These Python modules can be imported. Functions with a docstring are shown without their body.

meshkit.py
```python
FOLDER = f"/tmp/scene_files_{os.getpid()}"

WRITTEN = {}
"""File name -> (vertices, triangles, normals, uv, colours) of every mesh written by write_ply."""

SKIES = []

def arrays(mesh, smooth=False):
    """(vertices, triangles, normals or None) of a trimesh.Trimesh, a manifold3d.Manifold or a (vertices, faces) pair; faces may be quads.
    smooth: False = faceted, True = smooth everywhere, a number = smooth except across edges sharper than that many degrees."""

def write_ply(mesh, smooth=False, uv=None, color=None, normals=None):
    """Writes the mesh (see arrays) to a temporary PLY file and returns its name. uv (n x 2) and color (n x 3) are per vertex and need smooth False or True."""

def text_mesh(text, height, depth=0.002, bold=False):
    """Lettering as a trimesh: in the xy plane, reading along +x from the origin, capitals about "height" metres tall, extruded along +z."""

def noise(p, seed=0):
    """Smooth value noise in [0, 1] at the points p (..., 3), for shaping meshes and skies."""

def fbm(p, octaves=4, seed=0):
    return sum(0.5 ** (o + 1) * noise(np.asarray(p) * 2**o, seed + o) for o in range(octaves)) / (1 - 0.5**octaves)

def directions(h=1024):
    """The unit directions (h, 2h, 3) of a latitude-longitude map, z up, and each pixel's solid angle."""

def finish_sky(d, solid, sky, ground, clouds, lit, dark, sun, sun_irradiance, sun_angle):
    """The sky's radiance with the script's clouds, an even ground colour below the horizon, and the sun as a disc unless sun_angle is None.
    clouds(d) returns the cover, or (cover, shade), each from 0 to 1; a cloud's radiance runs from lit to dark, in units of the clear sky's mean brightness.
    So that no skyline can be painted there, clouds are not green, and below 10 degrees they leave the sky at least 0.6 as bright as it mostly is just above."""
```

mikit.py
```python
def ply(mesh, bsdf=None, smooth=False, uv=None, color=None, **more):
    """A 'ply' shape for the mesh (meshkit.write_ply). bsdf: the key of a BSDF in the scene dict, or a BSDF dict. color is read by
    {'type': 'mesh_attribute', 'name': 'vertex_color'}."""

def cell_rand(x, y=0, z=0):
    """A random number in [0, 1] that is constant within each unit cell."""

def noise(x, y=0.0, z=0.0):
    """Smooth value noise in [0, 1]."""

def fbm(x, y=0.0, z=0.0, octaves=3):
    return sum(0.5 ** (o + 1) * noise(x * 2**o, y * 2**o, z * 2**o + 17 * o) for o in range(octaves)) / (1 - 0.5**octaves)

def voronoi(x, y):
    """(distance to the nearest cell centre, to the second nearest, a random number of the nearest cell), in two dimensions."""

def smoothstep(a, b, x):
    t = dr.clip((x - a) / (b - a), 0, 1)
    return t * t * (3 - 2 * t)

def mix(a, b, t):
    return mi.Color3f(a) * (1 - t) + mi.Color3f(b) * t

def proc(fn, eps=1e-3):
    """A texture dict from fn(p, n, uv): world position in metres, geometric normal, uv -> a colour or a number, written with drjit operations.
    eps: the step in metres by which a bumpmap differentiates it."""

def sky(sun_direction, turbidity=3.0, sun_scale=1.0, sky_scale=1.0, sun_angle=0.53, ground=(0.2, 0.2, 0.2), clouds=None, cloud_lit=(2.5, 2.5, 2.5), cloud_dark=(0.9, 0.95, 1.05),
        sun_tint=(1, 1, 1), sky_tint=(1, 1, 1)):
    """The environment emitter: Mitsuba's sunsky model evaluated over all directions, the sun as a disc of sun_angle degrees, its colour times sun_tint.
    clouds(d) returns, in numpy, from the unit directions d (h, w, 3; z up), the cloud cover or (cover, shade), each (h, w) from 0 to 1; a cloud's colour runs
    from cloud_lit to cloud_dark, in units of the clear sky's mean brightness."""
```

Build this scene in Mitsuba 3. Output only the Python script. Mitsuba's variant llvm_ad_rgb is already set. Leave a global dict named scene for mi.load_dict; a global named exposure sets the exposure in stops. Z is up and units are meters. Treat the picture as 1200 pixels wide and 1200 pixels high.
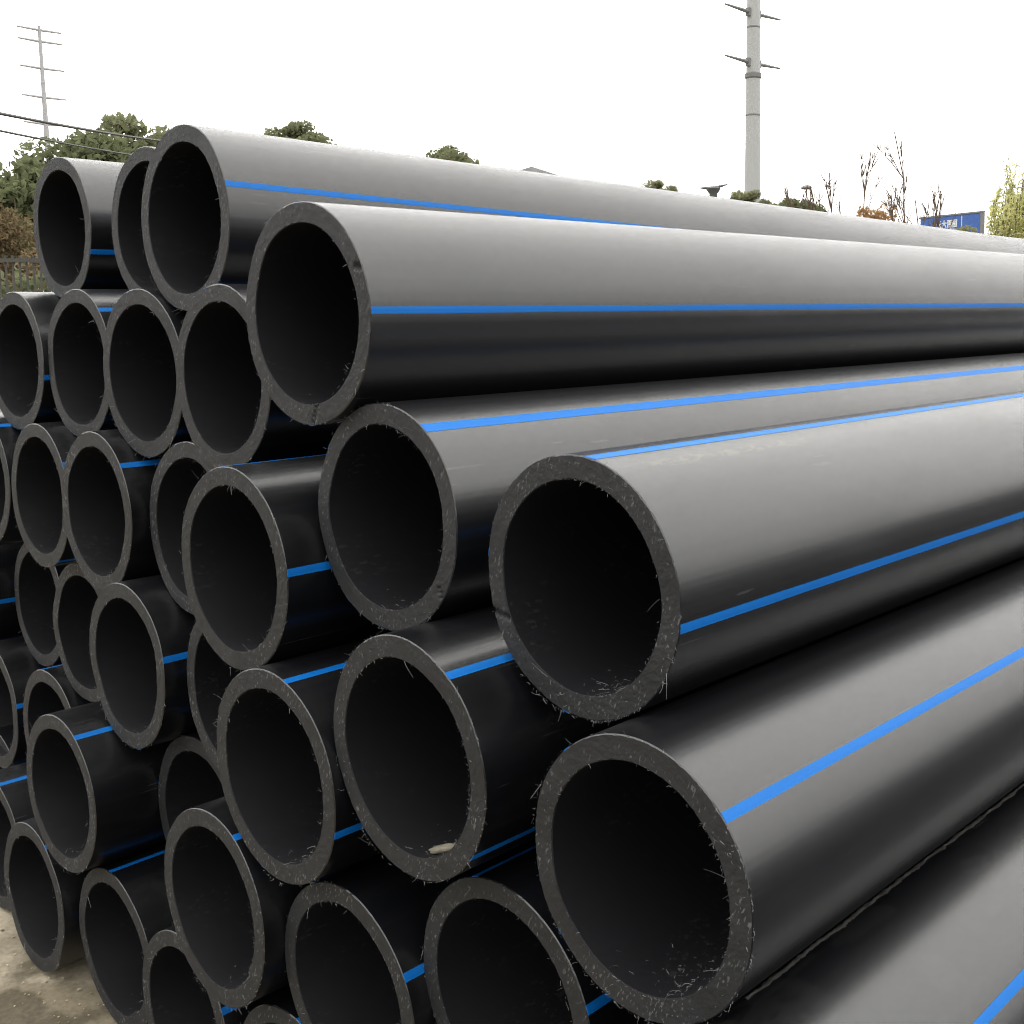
import math
import numpy as np
import trimesh
import drjit as dr
import mitsuba as mi
import mikit
import meshkit
from mikit import proc, noise, fbm, smoothstep, mix

T = mi.ScalarTransform4f
scene, labels = {}, {}

# ------------------------------------------------------------------ camera, sky, exposure
EYE = np.array([0.0, 0.0, 1.764])
FWD = np.array([0.74238453, 0.66100741, -0.10924473])
UP = np.array([0.08550781, 0.0682433, 0.99399762])
scene['camera'] = {'type': 'perspective', 'fov': 48.589, 'fov_axis': 'x', 'near_clip': 0.05, 'far_clip': 3000.0,
                   'principal_point_offset_x': -0.11736, 'principal_point_offset_y': 0.07512,
                   'to_world': T().look_at(origin=EYE.tolist(), target=(EYE + FWD).tolist(), up=UP.tolist())}


def overcast(d):
    n = meshkit.fbm(d * np.array([2.2, 2.2, 5.0]), 4, seed=5)
    return np.ones(d.shape[:2]), np.clip(1 - np.clip(d[..., 2], 0, 1) ** 0.8 + 0.3 * (n - 0.5), 0, 1)   # overcast: the zenith about twice as bright as the horizon


scene['sky'] = mikit.sky((0.35, 0.1, 1.0), turbidity=4, sun_scale=0.1, sun_angle=150, sun_tint=(0.92, 1.0, 1.12), clouds=overcast,
                         cloud_lit=(3.3, 3.27, 3.16), cloud_dark=(1.2, 1.2, 1.19), ground=(0.2, 0.19, 0.17))
exposure = 3.25

# ------------------------------------------------------------------ materials


def bsdf(name, **d):
    scene[name] = {'type': 'twosided', 'bsdf': d} if d['type'] in ('principled', 'diffuse', 'roughplastic', 'bumpmap') else d
    return name


def rgb(*c):
    return {'type': 'rgb', 'value': list(c)}


def pe_color(p, n, uv):
    streak = fbm(p.x * 0.8, p.y * 70, p.z * 70, 3)
    blot = fbm(p.x * 5, p.y * 9, p.z * 9, 4)
    dust = smoothstep(0.62, 0.8, blot) * 0.0018 + smoothstep(0.62, 0.85, streak) * 0.0015
    scuff = smoothstep(0.80, 0.84, fbm(p.x * 9, p.y * 160, p.z * 160, 2)) * smoothstep(0.55, 0.7, noise(p.x * 3, p.y * 6, p.z * 6)) * 0.022
    return mi.Color3f(0.0024, 0.0026, 0.0034) + mi.Color3f(1.0, 0.98, 0.93) * (dust + scuff)


def pe_rough(p, n, uv):
    return 0.29 + 0.07 * (fbm(p.x * 0.6, p.y * 45, p.z * 45, 3) - 0.5) + 0.05 * smoothstep(0.5, 0.8, fbm(p.x * 3, p.y * 8, p.z * 8, 4))


def pe_relief(p, n, uv):
    return fbm(p.x * 1.2, p.y * 90, p.z * 90, 2) * 0.7 + fbm(p.x * 9, p.y * 9, p.z * 9, 2) * 0.12


bsdf('pe_outer', type='bumpmap', arbitrary=proc(pe_relief, eps=2e-3), scale=0.0003,
     bsdf={'type': 'principled', 'base_color': proc(pe_color), 'roughness': proc(pe_rough), 'specular': 0.8})


def bore_color(p, n, uv):
    d = smoothstep(0.62, 0.72, fbm(p.x * 110, p.y * 150, p.z * 150, 3)) * smoothstep(0.50, 0.66, fbm(p.x * 9, p.y * 12, p.z * 12, 3))
    return mi.Color3f(0.0058, 0.0058, 0.0072) + mi.Color3f(0.008, 0.008, 0.0075) * d


bsdf('pe_bore', type='principled', base_color=proc(bore_color), roughness=0.6, specular=0.22)


def dusty(p, n, uv):   # the water-stained, dustier pipe at the lower right
    b = fbm(p.x * 7, p.y * 12, p.z * 12, 4)
    s = smoothstep(0.56, 0.60, b) * (1 - smoothstep(0.64, 0.72, b))
    return pe_color(p, n, uv) + mi.Color3f(0.003, 0.003, 0.0028) * s


bsdf('pe_dusty', type='bumpmap', arbitrary=proc(pe_relief, eps=2e-3), scale=0.0003,
     bsdf={'type': 'principled', 'base_color': proc(dusty), 'roughness': proc(pe_rough), 'specular': 0.8})


def chalk(p, n, uv):   # faint yellow crayon smear along the top of the third-row pipe
    a = dr.atan2(-(p.y - 1.168), p.z - 1.352)
    band = smoothstep(0.32, 0.37, a) * (1 - smoothstep(0.42, 0.47, a))
    run = smoothstep(1.22, 1.26, p.x) * (1 - smoothstep(1.62, 1.75, p.x))
    g = smoothstep(0.48, 0.62, fbm(p.x * 70, p.y * 160, p.z * 160, 3))
    w = band * run * g * 0.05
    return mix(pe_color(p, n, uv), mi.Color3f(0.34, 0.36, 0.10), w)


bsdf('pe_chalked', type='bumpmap', arbitrary=proc(pe_relief, eps=2e-3), scale=0.0003,
     bsdf={'type': 'principled', 'base_color': proc(chalk), 'roughness': proc(pe_rough), 'specular': 0.8})


def cut_color(p, n, uv):
    g = fbm(p.x * 60, p.y * 240, p.z * 240, 3)
    s = smoothstep(0.67, 0.76, fbm(p.x * 50, p.y * 420 + p.z * 160, p.z * 90 - p.y * 40, 2))
    q = fbm(p.x * 10, p.y * 22, p.z * 22, 3)
    arc = fbm(p.x * 20, p.y * 30 + p.z * 18, p.z * 330 - p.y * 190, 2)      # marks of the saw
    return mi.Color3f(0.0072, 0.0077, 0.0086) * (0.25 + 0.55 * g + 0.75 * q + 0.45 * arc) + mi.Color3f(0.055, 0.055, 0.053) * s * smoothstep(0.36, 0.6, q)


def cut_relief(p, n, uv):
    return fbm(p.x * 60, p.y * 260 + p.z * 120, p.z * 200 - p.y * 90, 3)


bsdf('pe_cut', type='bumpmap', arbitrary=proc(cut_relief, eps=5e-4), scale=0.0009,
     bsdf={'type': 'principled', 'base_color': proc(cut_color), 'roughness': 0.62, 'specular': 0.4})


def stripe_color(p, n, uv):
    g = fbm(p.x * 4, p.y * 80, p.z * 80, 3)
    return mi.Color3f(0.0016, 0.095, 0.335) * (0.9 + 0.2 * g)


bsdf('stripe_blue', type='principled', base_color=proc(stripe_color), roughness=0.5, specular=0.18)
bsdf('swarf', type='principled', base_color=rgb(0.15, 0.15, 0.145), roughness=0.45, specular=0.5)
bsdf('swarf_dark', type='principled', base_color=rgb(0.04, 0.04, 0.04), roughness=0.45, specular=0.5)
bsdf('dried_mud', type='diffuse', reflectance=proc(lambda p, n, uv: mi.Color3f(0.20, 0.185, 0.145) * (0.4 + 0.7 * fbm(p.x * 90, p.y * 90, p.z * 90, 3))))
bsdf('caked_dust', type='diffuse', reflectance=proc(lambda p, n, uv: mi.Color3f(0.042, 0.041, 0.039) * (0.4 + 1.1 * fbm(p.x * 60, p.y * 120, p.z * 120, 3))))


def ground_color(p, n, uv):
    a = fbm(p.x * 2.3, p.y * 2.3, 1.0, 4)
    b = fbm(p.x * 11, p.y * 11, 3.0, 4)
    f = fbm(p.x * 120, p.y * 120, 5.0, 3)
    c = mix(mi.Color3f(0.27, 0.23, 0.165), mi.Color3f(0.41, 0.36, 0.275), smoothstep(0.32, 0.66, 0.55 * a + 0.45 * b))
    c = mix(c, mi.Color3f(0.55, 0.48, 0.36), smoothstep(0.56, 0.70, b) * 0.45)
    c = mix(c, mi.Color3f(0.10, 0.085, 0.06), smoothstep(0.58, 0.70, fbm(p.x * 6 + 9, p.y * 6, 8.0, 4)) * 0.7)
    return c * (0.74 + 0.5 * f) * 0.58


bsdf('concrete', type='diffuse', reflectance=proc(ground_color))
bsdf('pebble', type='diffuse', reflectance=proc(lambda p, n, uv: mi.Color3f(0.33, 0.285, 0.21) * (0.4 + 1.0 * noise(p.x * 70, p.y * 70, p.z * 70))))


def leaf(name, c, trans=0.35):
    k = np.array(c)
    scene[name] = {'type': 'principledthin', 'roughness': 0.55, 'spec_trans': 0.0, 'diff_trans': trans * 2,
                   'base_color': proc(lambda p, n, uv: mi.Color3f(*k.tolist()) * (0.55 + 0.9 * fbm(p.x * 1.7, p.y * 1.7, p.z * 1.7, 3)))}
    return name


leaf('leaf_dark', (0.135, 0.15, 0.082), 0.5)
leaf('leaf_mid', (0.165, 0.175, 0.10), 0.5)
leaf('leaf_olive', (0.20, 0.205, 0.12), 0.5)
leaf('leaf_willow', (0.52, 0.52, 0.24), 0.5)
leaf('leaf_rust', (0.30, 0.18, 0.09), 0.4)
leaf('leaf_dry', (0.17, 0.13, 0.075), 0.2)
bsdf('bark', type='diffuse', reflectance=proc(lambda p, n, uv: mi.Color3f(0.12, 0.095, 0.07) * (0.5 + noise(p.x * 9, p.y * 9, p.z * 3))))
bsdf('twig', type='diffuse', reflectance=rgb(0.10, 0.075, 0.055))
bsdf('galvanised', type='principled', base_color=rgb(0.285, 0.292, 0.288), roughness=0.6, specular=0.4)
bsdf('steel_grey', type='principled', base_color=rgb(0.12, 0.12, 0.12), roughness=0.6)
bsdf('dark_metal', type='principled', base_color=rgb(0.055, 0.058, 0.058), roughness=0.6)
bsdf('far_steel', type='principled', base_color=rgb(0.28, 0.28, 0.29), roughness=0.7)
bsdf('fence_iron', type='principled', base_color=proc(lambda p, n, uv: mi.Color3f(0.034, 0.032, 0.028) * (0.7 + 0.6 * noise(p.x * 20, p.y * 20, p.z * 6))), roughness=0.65)
bsdf('cable_black', type='principled', base_color=rgb(0.03, 0.03, 0.03), roughness=0.6)
bsdf('sign_blue', type='principled', base_color=rgb(0.02, 0.075, 0.27), roughness=0.45)
bsdf('sign_white', type='principled', base_color=rgb(0.45, 0.46, 0.48), roughness=0.5)
bsdf('roof_tile', type='diffuse', reflectance=proc(lambda p, n, uv: mi.Color3f(0.13, 0.13, 0.13) * (0.7 + 0.6 * noise(p.x * 6, p.y * 6, p.z * 6))))
bsdf('plaster', type='diffuse', reflectance=rgb(0.5, 0.48, 0.44))
bsdf('timber', type='diffuse', reflectance=proc(lambda p, n, uv: mi.Color3f(0.25, 0.18, 0.11) * (0.5 + noise(p.x * 60, p.y * 4, p.z * 60))))

# ------------------------------------------------------------------ helpers
used = {}


def key_for(base):
    n = used.get(base, 0)
    used[base] = n + 1
    return base if n == 0 else f'{base}_{n:03d}'


def thing(name, label, cat, group=None):
    k = key_for(name)
    labels[k] = {'label': label, 'category': cat}
    if group:
        labels[k]['group'] = group
    return k


def part(parent, name, mesh, mat, smooth=False, **extra):
    k = key_for(f'{parent}__{name}')
    scene[k] = mikit.ply(mesh, mat, smooth=smooth)
    if extra:
        labels[k] = extra
    return k


def cat_mesh(l):
    vs, fs, o = [], [], 0
    for v, f in l:
        vs.append(np.asarray(v, float)); fs.append(np.asarray(f) + o); o += len(v)
    return np.vstack(vs), np.vstack(fs)


def tri(f):
    f = np.asarray(f)
    return np.vstack([f[:, [0, 1, 2]], f[:, [0, 2, 3]]])


def tubes(paths, radii, sides=4):
    """paths (n, m, 3), radii (n, m): n tubes as one (v, f)."""
    p = np.asarray(paths, float)
    n, m, _ = p.shape
    t = np.gradient(p, axis=1)
    t /= np.linalg.norm(t, axis=2, keepdims=True) + 1e-12
    a = np.cross(t, np.where(np.abs(t[..., 2:]) < 0.9, [0, 0, 1.0], [1.0, 0, 0]))
    a /= np.linalg.norm(a, axis=2, keepdims=True) + 1e-12
    b = np.cross(t, a)
    g = np.arange(sides) * 2 * np.pi / sides
    r = np.broadcast_to(radii, (n, m))[..., None, None]
    v = p[:, :, None] + r * (np.cos(g)[None, None, :, None] * a[:, :, None] + np.sin(g)[None, None, :, None] * b[:, :, None])
    i, j = np.meshgrid(np.arange(m - 1), np.arange(sides), indexing='ij')
    q = np.stack([i * sides + j, i * sides + (j + 1) % sides, (i + 1) * sides + (j + 1) % sides, (i + 1) * sides + j], -1).reshape(-1, 4)
    f = tri(q)[:, ::-1]
    caps = [[0, k, k + 1] for k in range(1, sides - 1)] + [[(m - 1) * sides, (m - 1) * sides + k + 1, (m - 1) * sides + k] for k in range(1, sides - 1)]
    f = np.vstack([f, caps])
    return v.reshape(-1, 3), (f[None] + (np.arange(n) * m * sides)[:, None, None]).reshape(-1, 3)


def tube(path, radii, sides=8):
    path = np.asarray(path, float)
    return tubes(path[None], np.broadcast_to(radii, (1, len(path))), sides)


def box(center, size, rot=0.0):
    m = trimesh.creation.box(extents=size)
    v = np.array(m.vertices)
    c, s = math.cos(rot), math.sin(rot)
    v = np.stack([v[:, 0] * c - v[:, 1] * s, v[:, 0] * s + v[:, 1] * c, v[:, 2]], 1)
    return v + np.asarray(center), np.array(m.faces)


# ------------------------------------------------------------------ the ground
def ground():
    s = np.linspace(-1, 1, 261)
    g = np.sinh(s * 7.2) / np.sinh(7.2) * 900
    x, y = np.meshgrid(g + 1.0, g + 3.0, indexing='ij')
    far = np.hypot(x - 1, y - 3)
    p = np.stack([x, y, x * 0], -1)
    z = (meshkit.fbm(p * [5, 5, 1], 4, seed=2) - 1.0) * 0.012 + (meshkit.fbm(p * [22, 22, 1], 3, seed=9) - 1) * 0.006
    z = z * np.clip(1.5 - far / 60, 0.05, 1)
    n = len(g)
    v = np.stack([x, y, z], -1).reshape(-1, 3)
    i, j = np.meshgrid(np.arange(n - 1), np.arange(n - 1), indexing='ij')
    q = np.stack([i * n + j, (i + 1) * n + j, (i + 1) * n + j + 1, i * n + j + 1], -1).reshape(-1, 4)
    scene['ground'] = mikit.ply((v, tri(q)), 'concrete', smooth=True)
    labels['ground'] = {'label': 'stained beige concrete yard floor under the pipe stack', 'category': 'ground', 'kind': 'structure'}


ground()


def asphalt(p, n, uv):
    return mi.Color3f(0.026, 0.026, 0.028) * (0.6 + 0.8 * fbm(p.x * 60, p.y * 60, 2.0, 3)) + mi.Color3f(0.012, 0.011, 0.010) * smoothstep(0.5, 0.7, fbm(p.x * 0.8, p.y * 0.8, 4.0, 4))


bsdf('asphalt', type='principled', base_color=proc(asphalt), roughness=0.95, specular=0.08)
rx, ry = np.meshgrid(np.linspace(-400, 400, 40), np.linspace(-70, 0.27, 12), indexing='ij')
rv = np.stack([rx, ry, rx * 0 + 0.004], -1).reshape(-1, 3)
ii, jj = np.meshgrid(np.arange(39), np.arange(11), indexing='ij')
scene['road'] = mikit.ply((rv, tri(np.stack([ii * 12 + jj, (ii + 1) * 12 + jj, (ii + 1) * 12 + jj + 1, ii * 12 + jj + 1], -1).reshape(-1, 4))), 'asphalt')
labels['road'] = {'label': 'dark asphalt yard lane along the near side of the pipe stack', 'category': 'road', 'kind': 'structure'}

# ------------------------------------------------------------------ the pipes
R_OUT, R_IN, LENGTH = 0.2, 0.163, 6.0


def frame_pipe(c, slope):
    """Local (along, angle, radius) -> world for a pipe whose cut end is centred on c. Angle 0 is up, positive towards -y (the near side)."""
    d = np.array([1.0, slope[0], slope[1]])
    d /= np.linalg.norm(d)
    side = np.cross(d, [0, 0, 1.0]); side /= np.linalg.norm(side)      # towards -y
    up = np.cross(side, d)
    c = np.asarray(c, float)

    def w(x, a, r):
        x, a, r = np.broadcast_arrays(*[np.asarray(q, float) for q in (x, a, r)])
        return c + x[..., None] * d + (np.sin(a) * r)[..., None] * side + (np.cos(a) * r)[..., None] * up
    return w


def grid_faces(n, m, closed=True):
    """n rings of m points."""
    i, j = np.meshgrid(np.arange(n - 1), np.arange(m if closed else m - 1), indexing='ij')
    return tri(np.stack([i * m + j, i * m + (j + 1) % m, (i + 1) * m + (j + 1) % m, (i + 1) * m + j], -1).reshape(-1, 4))


def make_pipe(row_label, c, stripe, slope=(0, 0), mat='pe_outer', near=1.0, seed=0, swarf=90, skip=(), ro=0.2, notches=(), twist=0.0, wide={}):
    R_OUT, R_IN = ro, ro * 0.815
    rng = np.random.default_rng(1000 + seed)
    k = thing('black_pipe', row_label, 'pipe', 'black plastic pipes in the stack')
    w = frame_pipe(c, slope)
    n = 240 if near > 0.6 else 128
    a = np.arange(n) * 2 * np.pi / n + np.pi
    wob = 0.0006 * np.sin(2 * a + rng.uniform(0, 6)) * 2
    rag_o = (rng.random(n) ** 3) * 0.0016
    rag_i = (rng.random(n) ** 3) * 0.0022
    cut = 0.0022 * (meshkit.noise(np.stack([np.cos(a) * 2 + seed, np.sin(a) * 2, a * 0], 1), seed) - 0.5) * 2 + 0.003 * np.cos(a - rng.uniform(0, 6)) * rng.random()
    prof = [(0.0, R_OUT - 0.0014), (0.0016, R_OUT), (0.25, R_OUT), (1.0, R_OUT), (2.5, R_OUT), (LENGTH - 0.002, R_OUT), (LENGTH, R_OUT - 0.002), (LENGTH, R_IN + 0.002),
            (LENGTH - 0.002, R_IN), (2.5, R_IN), (1.0, R_IN), (0.25, R_IN), (0.0012, R_IN), (0.0, R_IN + 0.001)]
    rings = []
    for i, (x, r) in enumerate(prof):
        first, last = i < 2, i >= len(prof) - 2
        rr = r + wob * (1 if r > 0.18 else 0.6) - (rag_o if i == 0 else 0) + (rag_i if i == len(prof) - 1 else 0)
        rings.append(w(x + (cut if (first or last) else 0), a, rr))
    part(k, 'tube', (np.vstack(rings[:9]), grid_faces(9, n)[:, ::-1]), mat, smooth=30)
    part(k, 'bore', (np.vstack(rings[8:]), grid_faces(len(prof) - 8, n)[:, ::-1]), 'pe_bore', smooth=30)
    # the sawn face
    ts = np.linspace(0, 1, 9)
    rr = []
    ro, ri = R_OUT - 0.0014 + wob - rag_o, R_IN + 0.001 + wob * 0.6 + rag_i
    for t in ts:
        bump = (meshkit.noise(np.stack([np.cos(a) * 30 + t * 5, np.sin(a) * 30, a * 0 + t * 4], 1), seed + 3) - 0.5) * 0.0018 * (0 < t < 1)
        for na, t0, t1 in notches:   # thin slits left where the saw caught
            if t0 <= t <= t1:
                bump = bump + 0.007 * (np.abs((a - math.radians(na - 6 * t) + np.pi) % (2 * np.pi) - np.pi) < 0.014)
        rr.append(w(cut - 0.0002 + bump, a, ro * (1 - t) + ri * t))
    part(k, 'cut_face', (np.vstack(rr), grid_faces(len(ts), n)), 'pe_cut', smooth=True)
    # four coextruded stripes
    wd = 0.0076 / R_OUT
    for q in range(4):
        if q in skip:
            continue
        a0 = math.radians(stripe + 90 * q)
        wd = wide.get(q, 0.0076) / R_OUT
        aa = a0 + np.linspace(-wd, wd, 5)
        xs = [0.0012] + list(np.linspace(0.03, 3.0, 100)) + list(np.linspace(3.15, LENGTH - 0.004, 20))
        wv = 1 + 0.10 * (meshkit.fbm(np.stack([np.array(xs) * 9, np.full(len(xs), q * 7.0 + seed), np.zeros(len(xs))], 1), 3, 4) - 0.5)
        o = [w(x + (np.interp((a0 - np.pi) % (2 * np.pi), a - np.pi, cut) if x < 0.01 else 0), a0 + (aa - a0) * wk + math.radians(twist) * x, R_OUT + 0.0006 * np.cos((aa - a0) / wd * 0.9) + 0.0001 + np.interp((aa - np.pi) % (2 * np.pi), a - np.pi, wob)) for x, wk in zip(xs, wv)]
        inner = w(xs[0] + np.interp((a0 - np.pi) % (2 * np.pi), a - np.pi, cut), aa, R_OUT - 0.002)
        v = np.vstack([inner] + o)
        part(k, 'blue_stripe', (v, grid_faces(len(xs) + 1, 5, False)[:, ::-1]), 'stripe_blue', smooth=30)
    # swarf left by the saw
    m = int(swarf * 2.0)
    if m:
        paths, rad = [], []
        spots = np.append(rng.uniform(0, 2 * np.pi, 5), rng.normal(math.radians(150), 0.5, 3))
        for _ in range(m):
            u = rng.random()
            inner = u < 0.3
            ang = rng.choice(spots) + rng.normal(0, 0.16) if rng.random() < 0.72 else rng.uniform(0, 2 * np.pi)
            r0 = R_IN + 0.001 if inner else (R_OUT if u < 0.72 else rng.uniform(R_IN, R_OUT))
            long = rng.random() < 0.025
            L = rng.uniform(0.010, 0.022) if long else rng.gamma(1.6, 0.0012) + 0.001
            sgn = -1 if inner else 1
            dr_, da, dx = sgn * rng.uniform(0.1, 1.0), rng.normal(0, 0.7), -abs(rng.normal(0.25, 0.4))
            cr, ca, cx = rng.normal(0, 1.3, 3)
            s = np.linspace(0, 1, 5)
            pr = r0 + L * (dr_ * s + cr * s * s * 0.5)
            pa = ang + L * (da * s + ca * s * s * 0.5) / r0
            px = np.minimum(L * (dx * s + cx * s * s * 0.4), 0.0) - 0.0012
            paths.append(w(px, pa, pr)); rad.append(np.linspace(1, 0.45, 5) * (rng.uniform(0.0003, 0.00055) if not long else 0.00055))
        # chips lying inside the mouth of the pipe
        for _ in range(int(m * 0.4)):
            ang = rng.normal(math.radians(150), 0.35)
            x0 = rng.gamma(1.6, 0.05)
            L = rng.gamma(2.0, 0.002) + 0.002
            s = np.linspace(0, 1, 5)
            t = rng.uniform(0, 6.3)
            paths.append(w(x0 + L * np.cos(t) * s, ang + L * (np.sin(t) * s + rng.normal(0, 0.8) * s * s) / R_IN, R_IN - 0.0006 - rng.uniform(0, 0.3) * L * s * (1 - s) * 4))
            rad.append(np.full(5, rng.uniform(0.0003, 0.0005)))
        paths, rad = np.array(paths), np.array(rad)
        half = rng.random(len(paths)) < 0.5
        part(k, 'shavings', tubes(paths[half], rad[half], 3), 'swarf', label='pale curled saw shavings clinging to the cut end', kind='stuff')
        part(k, 'dark_shavings', tubes(paths[~half], rad[~half], 3), 'swarf_dark', label='dark grey saw burrs on the rim of the cut end', kind='stuff')
    return k, w


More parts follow.
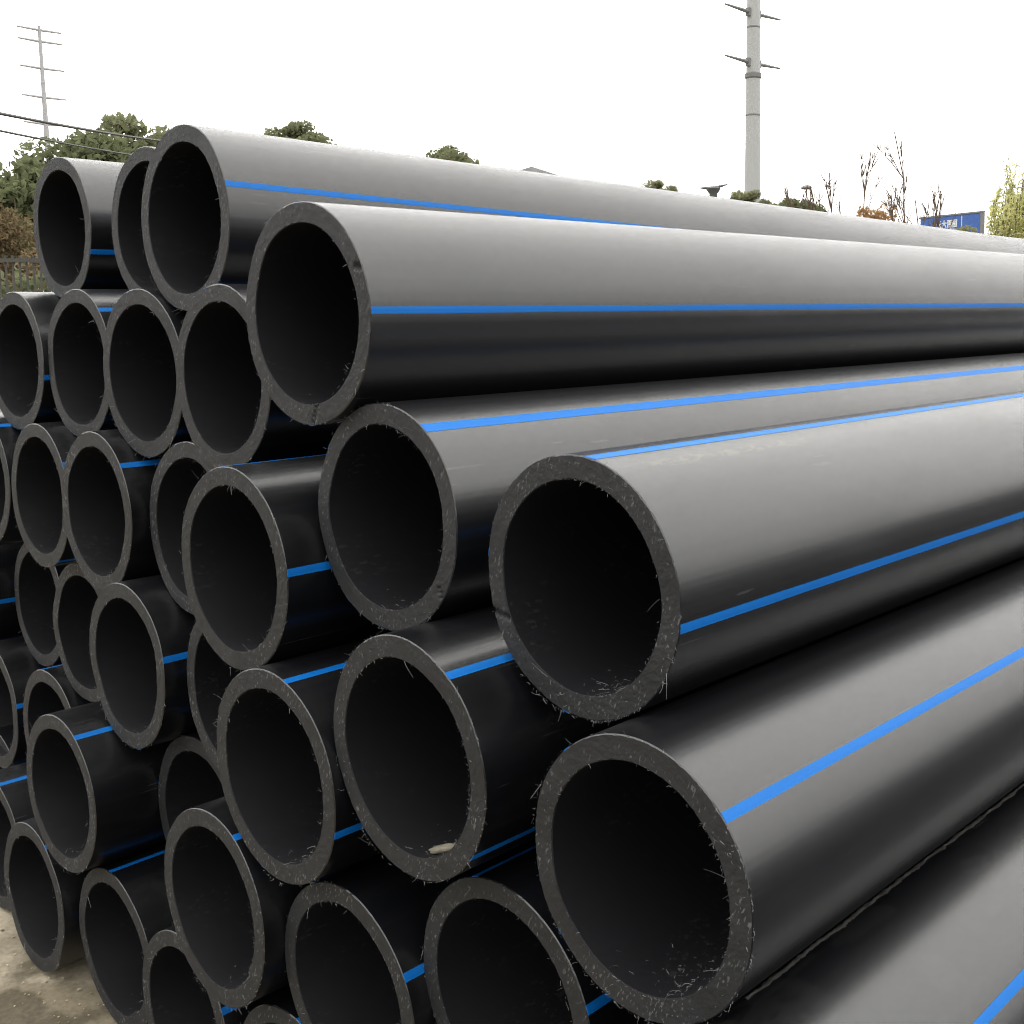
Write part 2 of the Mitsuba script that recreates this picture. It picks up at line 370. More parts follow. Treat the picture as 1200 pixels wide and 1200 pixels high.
# label, centre of the cut end (x, y, z), angle of one stripe, (dy, dz) per metre, material, nearness, number of shavings
A = 'black pipe '
PIPES = [
    # top row
    ('leftmost black pipe of the top row, in front of the green trees', (1.372, 3.403, 2.006), 111, (0, 0), 0.3, 30),
    ('second pipe from the left in the top row, half hidden by the pipe beside it', (1.370, 2.872, 1.984), 40, (0, 0), 0.3, 40),
    ('third pipe of the top row, highest in the stack, blue stripe along its flank', (1.263, 2.471, 1.975), 72, (0, -0.0133), 0.5, 50),
    ('rightmost pipe of the top row, blue stripe along the middle of its side', (1.148, 1.816, 1.760), 88, (0, 0.003), 0.8, 60),
    # second row
    ('first black pipe of the second row from the top, partly outside the left picture edge', (1.275, 3.536, 1.628), 102, (0, 0), 0.3, 40),
    ('second black pipe from the left in the second row, short blue stripe beside its rim', (1.288, 3.136, 1.629), 44, (0, 0), 0.3, 60),
    ('third black pipe from the left in the second row, directly below the top row', (1.245, 2.676, 1.621), 70, (0.012, 0), 0.4, 60),
    ('fourth pipe from the left in the second row, left of the big top right pipe', (1.230, 2.276, 1.625), -16, (-0.0133, 0), 0.5, 110),
    ('rightmost black pipe of the second row, bright blue stripe along its top', (1.173, 1.629, 1.406), 35, (0, 0), 0.9, 110),
    # third row
    ('first black pipe of the third row, mostly outside the left picture edge', (1.227, 3.708, 1.267), 32, (0, 0), 0.3, 20),
    ('second black pipe from the left in the third row, narrow ring between two stripes', (1.228, 3.298, 1.263), 60, (0, 0), 0.4, 50),
    ('third pipe from the left in the third row, short stripe high on its side', (1.200, 2.871, 1.271), 50, (0, 0), 0.5, 60),
    ('fourth black pipe of the third row, half hidden behind the pipe right of it', (1.240, 2.464, 1.271), -17, (0, 0), 0.5, 50),
    ('fifth black pipe from the left in the third row, short blue stripe at mid height', (1.094, 2.016, 1.271), 84, (0, 0), 0.8, 110),
    ('rightmost black pipe of the third row, large open end, two blue stripes', (1.185, 1.168, 1.352), 8, (0, 0), 1.0, 170),
    # fourth row
    ('black pipe of the fourth row whose end lies outside the left picture edge', (1.31, 4.107, 0.868), 98, (0, 0), 0.3, 0),
    ('second black pipe of the fourth row, dark ring seen near the left picture edge', (1.352, 3.690, 0.868), 8, (0, 0), 0.3, 30),
    ('third black pipe of the fourth row, set back behind the striped pipe right of it', (1.301, 3.241, 0.868), 0, (0, 0), 0.3, 30),
    ('fourth black pipe from the left in the fourth row, swarf on its upper rim', (1.164, 2.666, 0.925), 75, (0, 0), 0.6, 90),
    ('fifth black pipe of the fourth row, only a dark slice of its end showing', (1.202, 2.239, 0.940), 0, (0, 0), 0.5, 30),
    ('third black pipe from the right in the fourth row, blue stripe near its top', (1.056, 1.833, 0.915), 16, (0, 0), 0.9, 100),
    ('second pipe from the right in the fourth row, lump of mud inside its mouth', (1.074, 1.455, 1.046), 36, (0, 0), 1.0, 150),
    ('rightmost black pipe of the fourth row, nearest big open end at lower right', (1.105, 0.984, 0.990), 49, (0, 0), 1.0, 190),
    # fifth row
    ('first black pipe of the fifth row, cut off by the left picture edge', (1.266, 3.879, 0.515), 78, (0, 0), 0.3, 30),
    ('second black pipe of the fifth row, set back, small arch of its rim showing', (1.269, 3.441, 0.521), -8, (0, 0), 0.3, 30),
    ('third black pipe of the fifth row, bright short blue stripe beside its upper rim', (1.076, 2.880, 0.573), 32, (0, 0), 0.6, 70),
    ('fourth black pipe of the fifth row, dark arch hidden between two nearer pipes', (1.235, 2.480, 0.571), 10, (0, 0), 0.4, 30),
    ('fifth pipe of the fifth row, small square of blue stripe at its upper rim', (1.053, 2.080, 0.573), 29, (0, 0), 0.8, 90),
    ('sixth pipe of the fifth row, cut off by the bottom picture edge, stripe at right', (1.096, 1.681, 0.537), 61, (0, 0), 0.9, 60),
    ('seventh black pipe of the fifth row, bottom centre, thin blue stripe on its top', (1.137, 1.301, 0.660), -19, (0, 0), 0.9, 80),
    ('black pipe at the lower right corner, its end below the picture, water stains', (1.020, 0.782, 0.644), 50.5, (0, 0), 1.0, 0),
    ('black pipe of the fifth row wholly outside the left picture edge', (1.36, 4.285, 0.515), 60, (0, 0), 0.3, 0),
    ('black pipe of the third row wholly outside the left picture edge', (1.36, 4.115, 1.267), 60, (0, 0), 0.3, 0),
    ('black pipe of the fourth row farthest left, wholly outside the picture', (1.36, 4.512, 0.868), 60, (0, 0), 0.3, 0),
    ('black pipe on the ground just outside the left picture edge', (1.30, 3.985, 0.2), 60, (0, 0), 0.3, 0),
    ('black pipe on the ground farthest left, outside the picture', (1.36, 4.390, 0.2), 60, (0, 0), 0.3, 0),
    # bottom row
    ('black pipe on the ground at the left picture edge, stripe near its top', (1.145, 3.574, 0.2), 17, (0, 0), 0.3, 0),
    ('leftmost open pipe end standing on the beige ground, bottom row', (1.091, 3.148, 0.2), 31, (0, 0), 0.7, 60),
    ('second open pipe end of the bottom row, blue stripe on its very top', (1.124, 2.727, 0.2), 0, (0, 0), 0.6, 60),
    ('third open pipe end of the bottom row, cut by the bottom picture edge', (1.097, 2.322, 0.2), 61, (0, 0), 0.7, 60),
    ('small dark arch of a bottom row pipe at the bottom picture edge', (1.105, 1.898, 0.2), 10, (0, 0), 0.7, 30),
    ('bottom row pipe below the picture, right of the small dark arch', (1.110, 1.490, 0.2), 40, (0, 0), 0.7, 0),
    ('bottom row pipe below the picture, under the bottom centre pipe', (1.110, 1.060, 0.33), 25, (0, 0), 0.7, 0),
    ('bottom row pipe below the picture, under the lower right corner pipe', (1.060, 0.500, 0.33), 70, (0, 0), 0.7, 0),
]
SKIP = {0: (3,), 4: (3,), 25: (1,), 37: (1,), 11: (1,), 27: (1,), 8: (1,), 13: (1,), 15: (1,), 17: (0, 1, 2), 22: (1,), 18: (3,), 23: (3,), 9: (1,), 5: (1,), 6: (1,), 39: (3,)}
WIDE = {8: {0: 0.0105}, 14: {0: 0.0110}, 3: {0: 0.0064}, 2: {0: 0.0068}}   # half widths of the stripes that differ, metres   # stripes on sides where the photograph shows bare plastic
frames = {}
for i, (lab, c, st, sl, near, sw) in enumerate(PIPES):
    mat = 'pe_chalked' if 'rightmost black pipe of the third' in lab else 'pe_dusty' if 'water stains' in lab else 'pe_outer'
    frames[i] = make_pipe(lab, c, st, sl, mat, near, i, sw, SKIP.get(i, ()), 0.2055 if i == 2 else 0.2, {3: [(176, 0, 1), (66, 0, 0.6)], 14: [(250, 0, 0.9)], 8: [(128, 0.1, 0.5)]}.get(i, ()), 1.5 if i == 2 else 0.0, WIDE.get(i, {}))

# caked dust along the seam on the lower right pipe
k, w = frames[30]
rng = np.random.default_rng(5)
xs = np.arange(0.16, 2.8, 0.005)
wid = -0.001 + 0.0115 * meshkit.fbm(np.stack([xs * 45, xs * 0, xs * 0], 1), 4, 3) + 0.0045 * rng.random(len(xs)) ** 3
ctr = math.radians(-20.2) + 0.040 * (meshkit.fbm(np.stack([xs * 30, xs * 0 + 5, xs * 0], 1), 4, 8) - 0.5)
cols = []
for s, h in ((-1, -0.0006), (-0.4, 0.0011), (0.3, 0.0014), (1, -0.0006)):
    cols.append(w(xs, ctr + s * wid / R_OUT, R_OUT + 0.0008 + h + 0.0016 * rng.random(len(xs)) * (abs(s) < 1)))
v = np.stack(cols, 1).reshape(-1, 3)
part(k, 'dust_seam', (v, grid_faces(len(xs), 4, False)), 'caked_dust', label='jagged grey line of caked dust along the seam under the next pipe')

# timber bearers under the near pipes of the bottom row
for x in (1.9, 5.6):
    kk = thing('timber_bearer', f"{'near' if x < 3 else 'far'} timber bearer under the bottom row pipes, below the picture", 'timber')
    m = trimesh.creation.box(extents=(0.12, 1.0, 0.13))
    m.apply_translation((x, 0.78, 0.065))
    scene[kk] = mikit.ply(m, 'timber')

# lump of dry mud lying in the mouth of the second pipe from the right, fourth row
k, w = frames[21]
m = trimesh.creation.icosphere(subdivisions=3)
v = np.array(m.vertices)
v *= (0.75 + 0.5 * meshkit.fbm(v * 1.7 + 4, 3, 3))[:, None] * np.array([0.012, 0.042, 0.006])
a = math.radians(157)
base = w(0.028, a, R_IN - 0.006)
rx = np.array([1.0, 0, 0]); nn = np.array([0, math.sin(a), -math.cos(a)]); tt = np.cross(nn, rx)
v = base + v[:, :1] * rx + v[:, 1:2] * tt + v[:, 2:] * nn
kk = thing('mud_lump', 'pale beige lump of dry mud lying inside the mouth of an open pipe', 'lump')
scene[kk] = mikit.ply((v, np.array(m.faces)), 'dried_mud', smooth=40)

# crumbs of gravel and broken concrete on the ground before the stack
rng = np.random.default_rng(21)
ico = trimesh.creation.icosphere(subdivisions=1)
peb = []
for _ in range(420):
    x, y = rng.uniform(0.2, 1.5), rng.uniform(2.3, 4.2)
    if rng.random() < 0.4:
        x = 1.0 + abs(rng.normal(0, 0.10))
    s = rng.gamma(1.4, 0.0011) + 0.0010
    vv = np.array(ico.vertices) * rng.uniform(0.6, 1.2, (len(ico.vertices), 1)) * s * np.array([rng.uniform(0.7, 1.5), 1, 0.6])
    peb.append((vv + [x, y, s * 0.25 - 0.006], np.array(ico.faces)))
scene['gravel_crumbs'] = mikit.ply(cat_mesh(peb), 'pebble')
labels['gravel_crumbs'] = {'label': 'loose crumbs of gravel scattered on the concrete before the pipes', 'category': 'gravel', 'kind': 'stuff'}


# ------------------------------------------------------------------ trees and shrubs
def leaves(centers, size, rng, aspect=0.55):
    """Leaf-sized folded quads at the centres."""
    n = len(centers)
    d = rng.normal(size=(n, 3)); d /= np.linalg.norm(d, axis=1, keepdims=True)
    e = np.cross(d, rng.normal(size=(n, 3))); e /= np.linalg.norm(e, axis=1, keepdims=True)
    nn = np.cross(d, e)
    s = size * rng.uniform(0.6, 1.3, (n, 1))
    v = np.stack([centers - d * s, centers + e * s * aspect + nn * s * 0.15, centers + d * s, centers - e * s * aspect + nn * s * 0.15], 1).reshape(-1, 3)
    f = np.array([[0, 1, 2], [0, 2, 3]])
    return v, (f[None] + (np.arange(n) * 4)[:, None, None]).reshape(-1, 3)


def tree(name, label, cat, base, height, crown, leafmat, seed, n_leaf=9000, leaf_size=0.12, clumps=46, group=None, clump_r=0.30):
    """crown: (rx, ry, rz, z of its centre). Trunk with limbs; the crown is clumps of leaves on the shell and inside of an ellipsoid."""
    rng = np.random.default_rng(seed)
    k = thing(name, label, cat, group)
    b = np.asarray(base, float)
    rx, ry, rz, zc = crown
    c0 = np.array([b[0], b[1], zc])
    sw = rng.normal(0, 0.12, (6, 2)).cumsum(0)
    zt = np.linspace(0, zc + rz * 0.3, 6)
    tp = np.stack([b[0] + sw[:, 0] - sw[0, 0], b[1] + sw[:, 1] - sw[0, 1], zt - 0.05], 1)
    part(k, 'trunk', tube(tp, np.linspace(0.030, 0.008, 6) * height, 9), 'bark', smooth=50)
    d = rng.normal(size=(clumps, 3)); d /= np.linalg.norm(d, axis=1, keepdims=True)
    d[:, 2] = np.abs(d[:, 2]) * np.where(rng.random(clumps) < 0.72, 1, -0.75)
    rad = rng.uniform(0.35, 1.0, clumps) ** 0.6
    cc = c0 + d * rad[:, None] * np.array([rx, ry, rz]) * rng.uniform(0.78, 1.06, (clumps, 1))
    for q in range(min(clumps, 14)):
        s = tp[rng.integers(2, 5)]
        mid = (s + cc[q]) / 2 + rng.normal(0, 0.15, 3) - [0, 0, 0.2]
        t = np.linspace(0, 1, 6)[:, None]
        part(k, 'limb', tube((1 - t) ** 2 * s + 2 * t * (1 - t) * mid + t * t * cc[q], np.linspace(0.011, 0.003, 6) * height, 6), 'bark', smooth=50)
    per = n_leaf // clumps
    pts = []
    for q in range(clumps):
        r = clump_r * min(rx, rz) * rng.uniform(0.7, 1.35)
        u = rng.normal(size=(per, 3)); u /= np.linalg.norm(u, axis=1, keepdims=True)
        pts.append(cc[q] + u * (rng.random((per, 1)) ** 0.45) * r * np.array([1.15, 1.15, 0.8]))
    pts = np.vstack(pts)
    part(k, 'crown', leaves(pts, leaf_size, rng), leafmat)
    return k


G = 'trees behind the pipe stack'
tree('broadleaf_tree', 'green broadleaf tree at the left picture edge, lowest of the left trees', 'tree', (10.2, 28.6, 0), 5.6, (1.9, 1.9, 2.0, 3.55), 'leaf_dark', 11, 11000, 0.13, 60, G)
tree('broadleaf_tree', 'green broadleaf tree between the steel pole and the top left pipe', 'tree', (12.7, 30.0, 0), 6.3, (1.9, 1.9, 2.3, 4.1), 'leaf_dark', 12, 12000, 0.13, 60, G)
tree('broadleaf_tree', 'tallest green tree at left, its rounded top above the second top pipe', 'tree', (14.9, 31.2, 0), 7.1, (1.75, 1.75, 2.6, 4.5), 'leaf_mid', 13, 13000, 0.13, 64, G)
tree('round_tree', 'round treetop rising above the highest pipe, left of centre', 'tree', (24.15, 38.05, 0), 9, (2.0, 2.0, 1.9, 6.95), 'leaf_mid', 14, 10000, 0.11, 48, G, 0.25)
tree('round_tree', 'small round treetop above the highest pipe at picture centre', 'tree', (38.0, 46.5, 0), 10.2, (1.85, 1.85, 1.75, 8.35), 'leaf_mid', 15, 8500, 0.115, 44, G, 0.25)
tree('round_tree', 'low treetop left of the lamp with two arms', 'tree', (53.35, 45.3, 0), 9.6, (1.95, 1.95, 1.65, 7.95), 'leaf_olive', 16, 7000, 0.12, 42, G, 0.25)
tree('round_tree', 'pale low treetop at the foot of the big grey pole', 'tree', (38.8, 28.2, 0), 6.6, (1.1, 1.1, 1.2, 5.45), 'leaf_olive', 17, 5000, 0.09, 36, G, 0.25)
tree('round_tree', 'small dark green treetop under the flat round lamp', 'tree', (46.0, 30.25, 0), 7.1, (1.45, 1.45, 1.5, 5.6), 'leaf_dark', 18, 7000, 0.095, 40, G, 0.25)
tree('rusty_bush', 'bush with rust orange leaves under the tall bare shrub', 'bush', (30.4, 17.3, 0), 5.0, (0.95, 0.95, 1.15, 3.75), 'leaf_rust', 19, 2400, 0.06, 30)
tree('low_bush', 'small olive bush in front of the blue sign', 'bush', (33.2, 15.9, 0), 4.6, (0.8, 0.8, 0.9, 3.35), 'leaf_olive', 20, 2600, 0.08, 26)


def dry_bush():
    rng = np.random.default_rng(33)
    k = thing('dry_bush', 'ochre dry leafy bush behind the iron fence at the left edge', 'bush')
    pts = []
    for q in range(26):
        c = np.array([6.15, 17.95, 0.0]) + [rng.normal(0, 0.40), rng.normal(0, 0.40), rng.uniform(0.4, 3.25)]
        u = rng.normal(size=(520, 3)); u /= np.linalg.norm(u, axis=1, keepdims=True)
        pts.append(c + u * rng.random((520, 1)) ** 0.4 * np.array([0.32, 0.32, 0.36]))
    part(k, 'foliage', leaves(np.vstack(pts), 0.04, rng, 0.4), 'leaf_dry')
    st = []
    for q in range(60):
        b = np.array([6.15, 17.95, 0]) + [rng.normal(0, 0.25), rng.normal(0, 0.25), 0]
        e = b + [rng.normal(0, 0.5), rng.normal(0, 0.5), rng.uniform(2.2, 3.5)]
        t = np.linspace(0, 1, 6)[:, None]
        st.append((b * (1 - t) + e * t + [0, 0, 0]) + np.sin(t * 3.1) * rng.normal(0, 0.12, 3))
    part(k, 'stems', tubes(np.array(st), np.linspace(0.018, 0.006, 6), 4), 'twig', kind='stuff')


dry_bush()


def bare_shrub(name, label, base, height, spread, seed, levels=4, stems=1):
    rng = np.random.default_rng(seed)
    k = thing(name, label, 'shrub')
    paths, rads = [], []

    def grow(p, d, L, r, lev):
        n = 6
        pts = [p]
        for _ in range(n - 1):
            d = d + rng.normal(0, 0.10, 3) + [0, 0, 0.03]
            d /= np.linalg.norm(d)
            pts.append(pts[-1] + d * L / (n - 1))
        paths.append(np.array(pts)); rads.append(np.linspace(r, r * 0.45, n))
        if lev > 0:
            for q in range(rng.integers(5, 9)):
                i = rng.integers(2, n - 1)
                e = d + rng.normal(0, spread, 3) + [0, 0, 0.35]
                grow(pts[i], e / np.linalg.norm(e), min(L * rng.uniform(0.16, 0.34), max(height * 1.0 - pts[i][2], 0.15)), max(r * 0.45, 0.013), lev - 1)
    for s in range(stems):
        off = np.array([rng.normal(0, 0.25), rng.normal(0, 0.25), 0]) if s else np.zeros(3)
        grow(np.asarray(base, float) + off, np.array([rng.normal(0, 0.06), rng.normal(0, 0.06), 1.0]), height * rng.uniform(0.8, 1.0) if s else height, 0.034, levels)
    part(k, 'stem', tubes(np.array(paths[:1]), np.array(rads[:1]), 6), 'twig')
    part(k, 'branches', tubes(np.array(paths[1:]), np.array(rads[1:]), 4), 'twig', kind='stuff')


bare_shrub('bare_shrub', 'tallest bare twiggy shrub left of the blue sign', (31.0, 16.40, 0), 7.0, 0.30, 41, 2)
bare_shrub('bare_shrub', 'thin bare shrub between the round lamp and the tallest bare shrub', (30.3, 17.7, 0), 6.5, 0.26, 42, 2)
bare_shrub('bare_shrub', 'low spreading bare shrub right of the small dark green treetop', (30.5, 18.9, 0), 5.9, 0.34, 43, 2, 5)
bare_shrub('bare_shrub', 'bare shrub with brown buds at the left end of the blue sign', (31.1, 16.0, 0), 5.4, 0.34, 44, 2, 4)


def willow():
    rng = np.random.default_rng(51)
    k = thing('willow', 'pale yellow green weeping willow at the right picture edge', 'tree')
    b = np.array([27.7, 11.08, 0])
    part(k, 'trunk', tube([b, b + [0.1, 0, 1.5], b + [0, 0.1, 3.2], b + [0.1, 0, 4.4]], [0.22, 0.18, 0.12, 0.05], 9), 'bark', smooth=50)
    pts, twigs = [], []
    for q in range(230):
        a = rng.uniform(0, 2 * np.pi); r = 1.25 * math.sqrt(rng.random())
        top = b + [r * math.cos(a), r * math.sin(a), 4.92 - 0.9 * r * r / 1.6 + rng.normal(0, 0.28)]
        ln = rng.uniform(0.7, 2.4)
        s = np.linspace(0, 1, 6)
        path = top + np.stack([s * 0.15 * math.cos(a), s * 0.15 * math.sin(a), -s * ln], 1) + rng.normal(0, 0.02, (6, 3)).cumsum(0)
        twigs.append(path)
        t = rng.random(46)
        pts.append(np.stack([np.interp(t, s, path[:, j]) for j in range(3)], 1) + rng.normal(0, 0.05, (46, 3)))
    for q in range(9):   # upright shoots
        a = rng.uniform(0, 2 * np.pi)
        p0 = b + [0.8 * math.cos(a), 0.8 * math.sin(a), 4.2]
        s = np.linspace(0, 1, 6)[:, None]
        path = p0 + s * [0.2 * math.cos(a), 0.2 * math.sin(a), rng.uniform(0.7, 1.3)]
        twigs.append(path)
        t = rng.random(40)[:, None]
        pts.append(path[0] * (1 - t) + path[-1] * t + rng.normal(0, 0.05, (40, 3)))
    part(k, 'crown', leaves(np.vstack(pts), 0.075, rng, 0.3), 'leaf_willow')
    part(k, 'twigs', tubes(np.array(twigs), np.full(6, 0.008), 3), 'twig', kind='stuff')


willow()


# ------------------------------------------------------------------ poles, lamps, cables
def ring(c, r0, r1, h, n=32):
    a = np.arange(n) * 2 * np.pi / n
    pr = [(r0, -h / 2), (r1, -h / 2 + h * 0.2), (r1, h / 2 - h * 0.2), (r0, h / 2)]
    v = np.vstack([np.stack([c[0] + r * np.cos(a), c[1] + r * np.sin(a), np.full(n, c[2] + z)], 1) for r, z in pr])
    return v, grid_faces(4, n)


def power_pole(label, base, top_z, r0, r1, arms, arm_half, arm_dir, collars, flange, mat, lean=(0, 0)):
    k = thing('power_pole', label, 'power pole')
    b = np.asarray(base, float)
    at = lambda z: b + np.array([lean[0] * z, lean[1] * z, z])
    rr = lambda z: r0 + (r1 - r0) * z / top_z
    zs = np.linspace(0, top_z, 12)
    part(k, 'shaft', tube([at(z) for z in zs], [rr(z) for z in zs], 24), mat, smooth=40)
    for z in flange:
        part(k, 'flange', ring(at(z), rr(z) * 0.98, rr(z) * 1.16, 0.34 if r0 > 0.5 or r0 < 0.35 else 0.30), 'steel_grey' if mat == 'galvanised' else mat, smooth=40)
    for z in collars:
        part(k, 'joint_band', ring(at(z), rr(z) * 0.99, rr(z) * 1.035, 0.10), 'steel_grey' if mat == 'galvanised' else mat, smooth=40)
    d = np.asarray(arm_dir, float); d /= np.linalg.norm(d)
    for z in arms:
        for s in (-1, 1):
            p0 = at(z) + s * d * rr(z) * 0.8
            p1 = at(z) + s * d * arm_half + [0, 0, 0.05]
            t = np.linspace(0, 1, 4)[:, None]
            part(k, 'crossarm', tube(p0 * (1 - t) + p1 * t, np.linspace(0.095, 0.04, 4) if mat == 'galvanised' else np.linspace(0.2, 0.12, 4), 6), 'steel_grey' if mat == 'galvanised' else mat)
            c = at(z) + s * d * (rr(z) + 0.03)
            part(k, 'bracket', box(c, (0.2, 0.2, 0.36), math.atan2(d[1], d[0])), 'steel_grey' if mat == 'galvanised' else mat)


lat = np.array([-0.58, 0.81, 0]); fw = np.array([0.81, 0.58, 0])     # left and away as seen from the yard
power_pole('big grey steel power pole rising right of centre, short crossarms and dark flange', (44.69, 32.06, 0), 27.0, 0.435, 0.22,
           (13.24, 15.50, 18.4, 21.2, 26.2), 2.05, lat * 0.62 - fw * 0.78, (10.85, 14.85), (12.66,), 'galvanised')
fl = np.array([0.37, 0.93, 0])
power_pole('slim pale steel power pole far away above the left trees', (70.2, 176.5, 0), 43.2, 0.62, 0.20,
           (42.6, 41.0, 37.2, 33.1, 29.3), 3.05, np.array([-0.93, 0.37, 0]) * 0.93 - fl * 0.36, (31.2, 37.3, 39.2), (25.0, 35.2), 'far_steel', (-0.008, 0.003))


def cable(label, pts, r):
    k = thing('overhead_cable', label, 'cable')
    p0, p1 = np.array(pts[0]), np.array(pts[1])
    t = np.linspace(-0.6, 1.6, 30)[:, None]
    p = p0 * (1 - t) + p1 * t
    p[:, 2] += (t[:, 0] * (t[:, 0] - 1)) * 0.12
    scene[k] = mikit.ply(tube(p, np.full(30, r), 6), 'cable_black', smooth=60)


cable('thick black overhead cable crossing the left trees', [(7.48, 20.69, 5.08), (13.31, 26.89, 5.87)], 0.027)
cable('thin black overhead cable below the thick one, left of the trees', [(7.46, 20.70, 4.80), (13.4, 27.3, 5.50)], 0.018)


def lathe(profile, n=24):
    a = np.arange(n) * 2 * np.pi / n
    v = np.vstack([np.stack([r * np.cos(a), r * np.sin(a), np.full(n, z)], 1) for r, z in profile])
    return v, grid_faces(len(profile), n)


def twin_lamp():
    k = thing('street_lamp', 'dark street lamp with two spread arms, left of the big grey pole', 'street lamp')
    b = np.array([39.62, 30.5, 0])
    part(k, 'post', tube([b, b + [0, 0, 3], b + [0, 0, 6.75]], [0.12, 0.10, 0.08], 10), 'dark_metal', smooth=40)
    v, f = lathe([(0.02, 6.2), (0.20, 6.24), (0.17, 6.45), (0.17, 6.75), (0.26, 6.86), (0.30, 6.98), (0.20, 7.06), (0.01, 7.08)], 20)
    part(k, 'head', (v + [b[0], b[1], 0], f), 'dark_metal', smooth=40)
    d = np.array([-0.61, 0.79, 0])
    for s, dz in ((1, 0.02), (-1, 0.16)):
        t = np.linspace(0, 1, 5)[:, None]
        p = b + [0, 0, 6.99] + s * d * t * 0.62 + np.array([0, 0, dz]) * t
        part(k, 'arm', tube(p, np.linspace(0.085, 0.02, 5), 8), 'dark_metal', smooth=40)


twin_lamp()


def disc_lamp():
    k = thing('street_lamp', 'flat round grey street lamp head on a thin post, right of the big pole', 'street lamp')
    b = np.array([50.3, 32.7, 0])
    v, f = lathe([(0.01, 7.88), (0.22, 7.90), (0.30, 7.97), (0.22, 8.04), (0.10, 8.10), (0.01, 8.12)], 20)
    part(k, 'head', (v + [b[0], b[1], 0], f), 'steel_grey', smooth=40)
    part(k, 'post', tube([b, b + [0, 0, 7.9]], [0.05, 0.022], 8), 'far_steel', smooth=40)


disc_lamp()

# ------------------------------------------------------------------ far pavilion with a grey hip roof
k = thing('pavilion', 'grey hipped roof of a small building far behind the highest pipe', 'building')
c = np.array([55.0, 58.1, 0.13])
part(k, 'wall', box(c + [0, 0, 5.135], (4.6, 4.6, 10.53), 0.8), 'plaster')
rv = np.array([[-2.6, -2.6, 10.402], [2.6, -2.6, 10.402], [2.6, 2.6, 10.402], [-2.6, 2.6, 10.402], [-0.25, 0, 11.5], [0.25, 0, 11.5]])
cc, ss = math.cos(0.8), math.sin(0.8)
rv = np.stack([rv[:, 0] * cc - rv[:, 1] * ss, rv[:, 0] * ss + rv[:, 1] * cc, rv[:, 2]], 1) + c
part(k, 'roof', (rv, np.array([[0, 1, 5], [0, 5, 4], [1, 2, 5], [2, 3, 4], [2, 4, 5], [3, 0, 4], [0, 2, 1], [0, 3, 2]])), 'roof_tile')


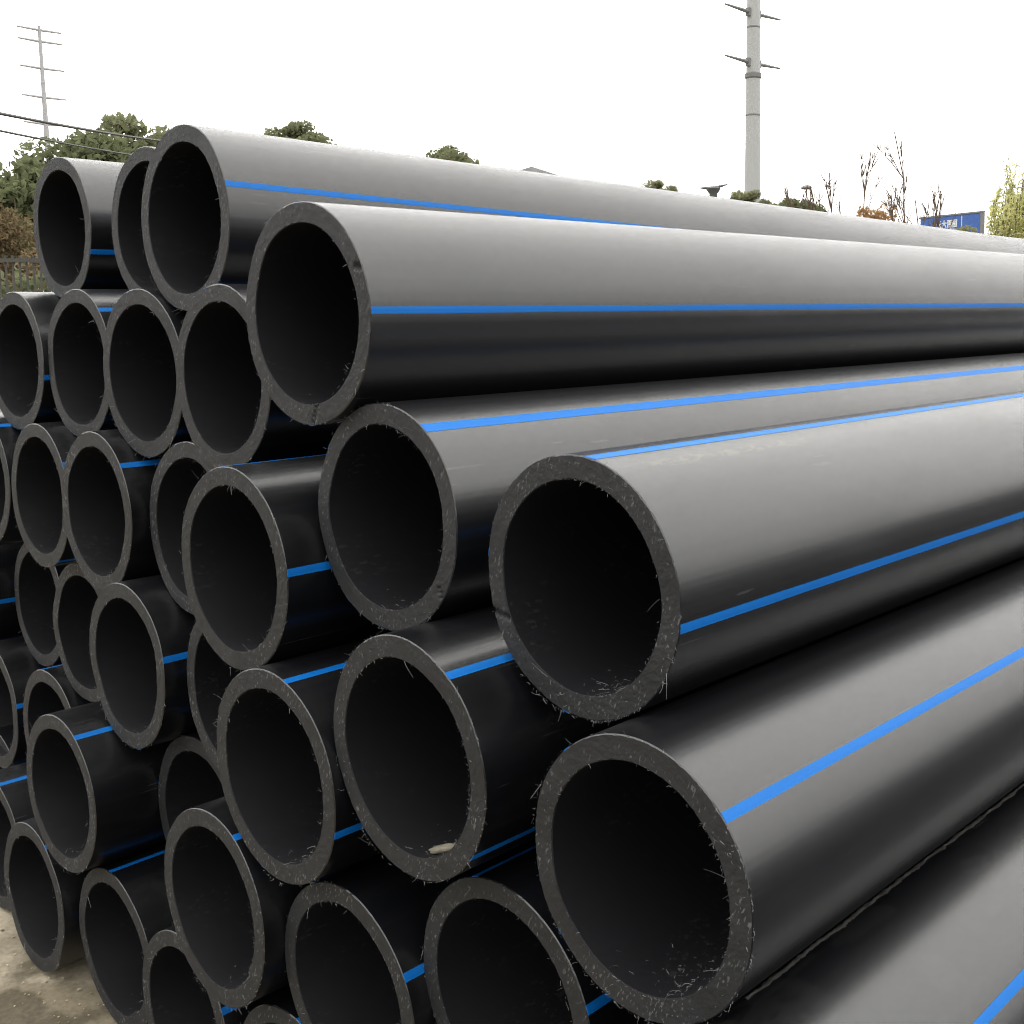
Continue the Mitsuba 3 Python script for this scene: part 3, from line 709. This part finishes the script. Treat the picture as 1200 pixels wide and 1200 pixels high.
# ------------------------------------------------------------------ the blue sign
def billboard():
    k = thing('blue_sign', 'blue roadside signboard with two rows of white characters behind the shrubs', 'sign')
    p0, p1 = np.array([55.88, 29.1]), np.array([54.5, 25.09])     # left and right end
    d = np.append((p1 - p0) / np.linalg.norm(p1 - p0), 0)
    L = np.linalg.norm(p1 - p0)
    nrm = np.array([d[1], -d[0], 0])
    if nrm @ np.append(-p0, 0) < 0:
        nrm = -nrm
    rot = math.atan2(d[1], d[0])
    base = np.append(p0, 0)
    zt, zb = 6.50, 4.60
    P = lambda u, z, o=0: base + d * u + nrm * o + [0, 0, z]
    part(k, 'board', box(P(L / 2, (zt + zb) / 2), (L, 0.16, zt - zb), rot), 'sign_blue')
    part(k, 'top_rail', box(P(L / 2, zt + 0.042), (L + 0.2, 0.24, 0.08), rot), 'steel_grey')
    part(k, 'end_rail', box(P(L + 0.037, (zt + zb) / 2 - 0.02), (0.07, 0.24, zt - zb + 0.02), rot), 'steel_grey')
    for u in (1.0, L / 2, L - 1.0):
        part(k, 'post', box(P(u, zb / 2), (0.2, 0.2, zb), rot), 'steel_grey')
    part(k, 'seam', box(P(L * 0.70, (zt + zb) / 2, 0.084), (0.05, 0.012, zt - zb - 0.1), rot), 'sign_white')
    # white characters: block strokes as far as the photograph lets them be read
    glyphs = {
        'ren': [((0.5, 1.0), (0.42, 0.6)), ((0.42, 0.6), (0.05, 0.0)), ((0.45, 0.6), (0.95, 0.0))],
        'tian': [((0.1, 0.92), (0.9, 0.92)), ((0.05, 0.55), (0.95, 0.55)), ((0.5, 0.92), (0.45, 0.5)), ((0.45, 0.5), (0.05, 0.0)), ((0.5, 0.5), (0.95, 0.0))],
        'da': [((0.05, 0.65), (0.95, 0.65)), ((0.5, 1.0), (0.45, 0.6)), ((0.45, 0.6), (0.05, 0.0)), ((0.5, 0.6), (0.95, 0.0))],
        'xi': [((0.05, 0.97), (0.95, 0.97)), ((0.12, 0.72), (0.88, 0.72)), ((0.12, 0.72), (0.12, 0.0)), ((0.88, 0.72), (0.88, 0.0)), ((0.12, 0.02), (0.88, 0.02)), ((0.4, 0.95), (0.4, 0.4)), ((0.62, 0.95), (0.62, 0.4)), ((0.12, 0.36), (0.88, 0.36))],
        'gong': [((0.1, 0.9), (0.9, 0.9)), ((0.5, 0.9), (0.5, 0.05)), ((0.02, 0.04), (0.98, 0.04)), ((0.2, 0.5), (0.8, 0.5))],
        'guo': [((0.08, 0.97), (0.92, 0.97)), ((0.08, 0.97), (0.08, 0.0)), ((0.92, 0.97), (0.92, 0.0)), ((0.08, 0.02), (0.92, 0.02)), ((0.25, 0.72), (0.75, 0.72)), ((0.25, 0.48), (0.75, 0.48)), ((0.22, 0.24), (0.78, 0.24)), ((0.5, 0.72), (0.5, 0.24))],
        'yuan': [((0.2, 0.92), (0.8, 0.92)), ((0.05, 0.62), (0.95, 0.62)), ((0.38, 0.62), (0.1, 0.0)), ((0.62, 0.62), (0.66, 0.1)), ((0.66, 0.08), (0.98, 0.12))],
    }
    rows = [(5.93, 0.34, ['ren', 'tian', 'da', 'xi', 'guo'], 0.20), (5.54, 0.30, ['gong', 'xi', 'yuan'], 0.376)]
    for z0, h, names, f0 in rows:
        for q, g in enumerate(names):
            u0 = L * (f0 + q * 0.088)
            wd = L * 0.074
            bits = []
            for (x0, y0), (x1, y1) in glyphs[g]:
                a, b = np.array([u0 + x0 * wd, z0 + y0 * h]), np.array([u0 + x1 * wd, z0 + y1 * h])
                t = (b - a) / np.linalg.norm(b - a); m = np.array([-t[1], t[0]]) * 0.03
                poly = [a - m - t * 0.03, b - m + t * 0.03, b + m + t * 0.03, a + m - t * 0.03]
                v = np.array([P(s[0], s[1], o) for o in (0.0825, 0.10) for s in poly])
                bits.append((v, np.array([[0, 1, 2], [0, 2, 3], [4, 6, 5], [4, 7, 6], [0, 4, 5], [0, 5, 1], [1, 5, 6], [1, 6, 2], [2, 6, 7], [2, 7, 3], [3, 7, 4], [3, 4, 0]])))
            part(k, 'character', cat_mesh(bits), 'sign_white')


billboard()


# ------------------------------------------------------------------ the iron fence at the left
def fence():
    k = thing('iron_fence', 'dark iron fence of upright bars at the left edge behind the stack', 'fence')
    a, b = np.array([3.6, 15.75]), np.array([8.4, 13.95])
    d = (b - a) / np.linalg.norm(b - a); L = np.linalg.norm(b - a)
    rot = math.atan2(d[1], d[0])
    n = int(L / 0.075)
    for i in range(n):
        q = a + d * (i + 0.5) * L / n
        if i % 18 == 0:
            part(k, 'post', box((q[0], q[1], 1.29), (0.10, 0.10, 2.58), rot), 'fence_iron')
        else:
            part(k, 'bar', box((q[0], q[1], 1.27), (0.026, 0.026, 2.42), rot), 'fence_iron')
    for z in (0.3, 1.9, 2.42):
        m = (a + b) / 2
        nrm = np.array([d[1], -d[0]]) * 0.03
        part(k, 'rail', box((m[0] + nrm[0], m[1] + nrm[1], z), (L, 0.03, 0.05), rot), 'fence_iron')


fence()


def hedge():
    rng = np.random.default_rng(61)
    k = thing('hedge', 'low clipped green hedge behind the iron fence at the left edge', 'hedge')
    a, b = np.array([3.9, 16.35]), np.array([8.8, 14.5])
    n = 7000
    t = rng.random(n)[:, None]
    p = a * (1 - t) + b * t
    p = np.concatenate([p + rng.normal(0, 0.16, (n, 2)), rng.uniform(0.05, 2.25, (n, 1)) + rng.normal(0, 0.06, (n, 1))], 1)
    part(k, 'foliage', leaves(p, 0.07, rng), 'leaf_dark')


hedge()
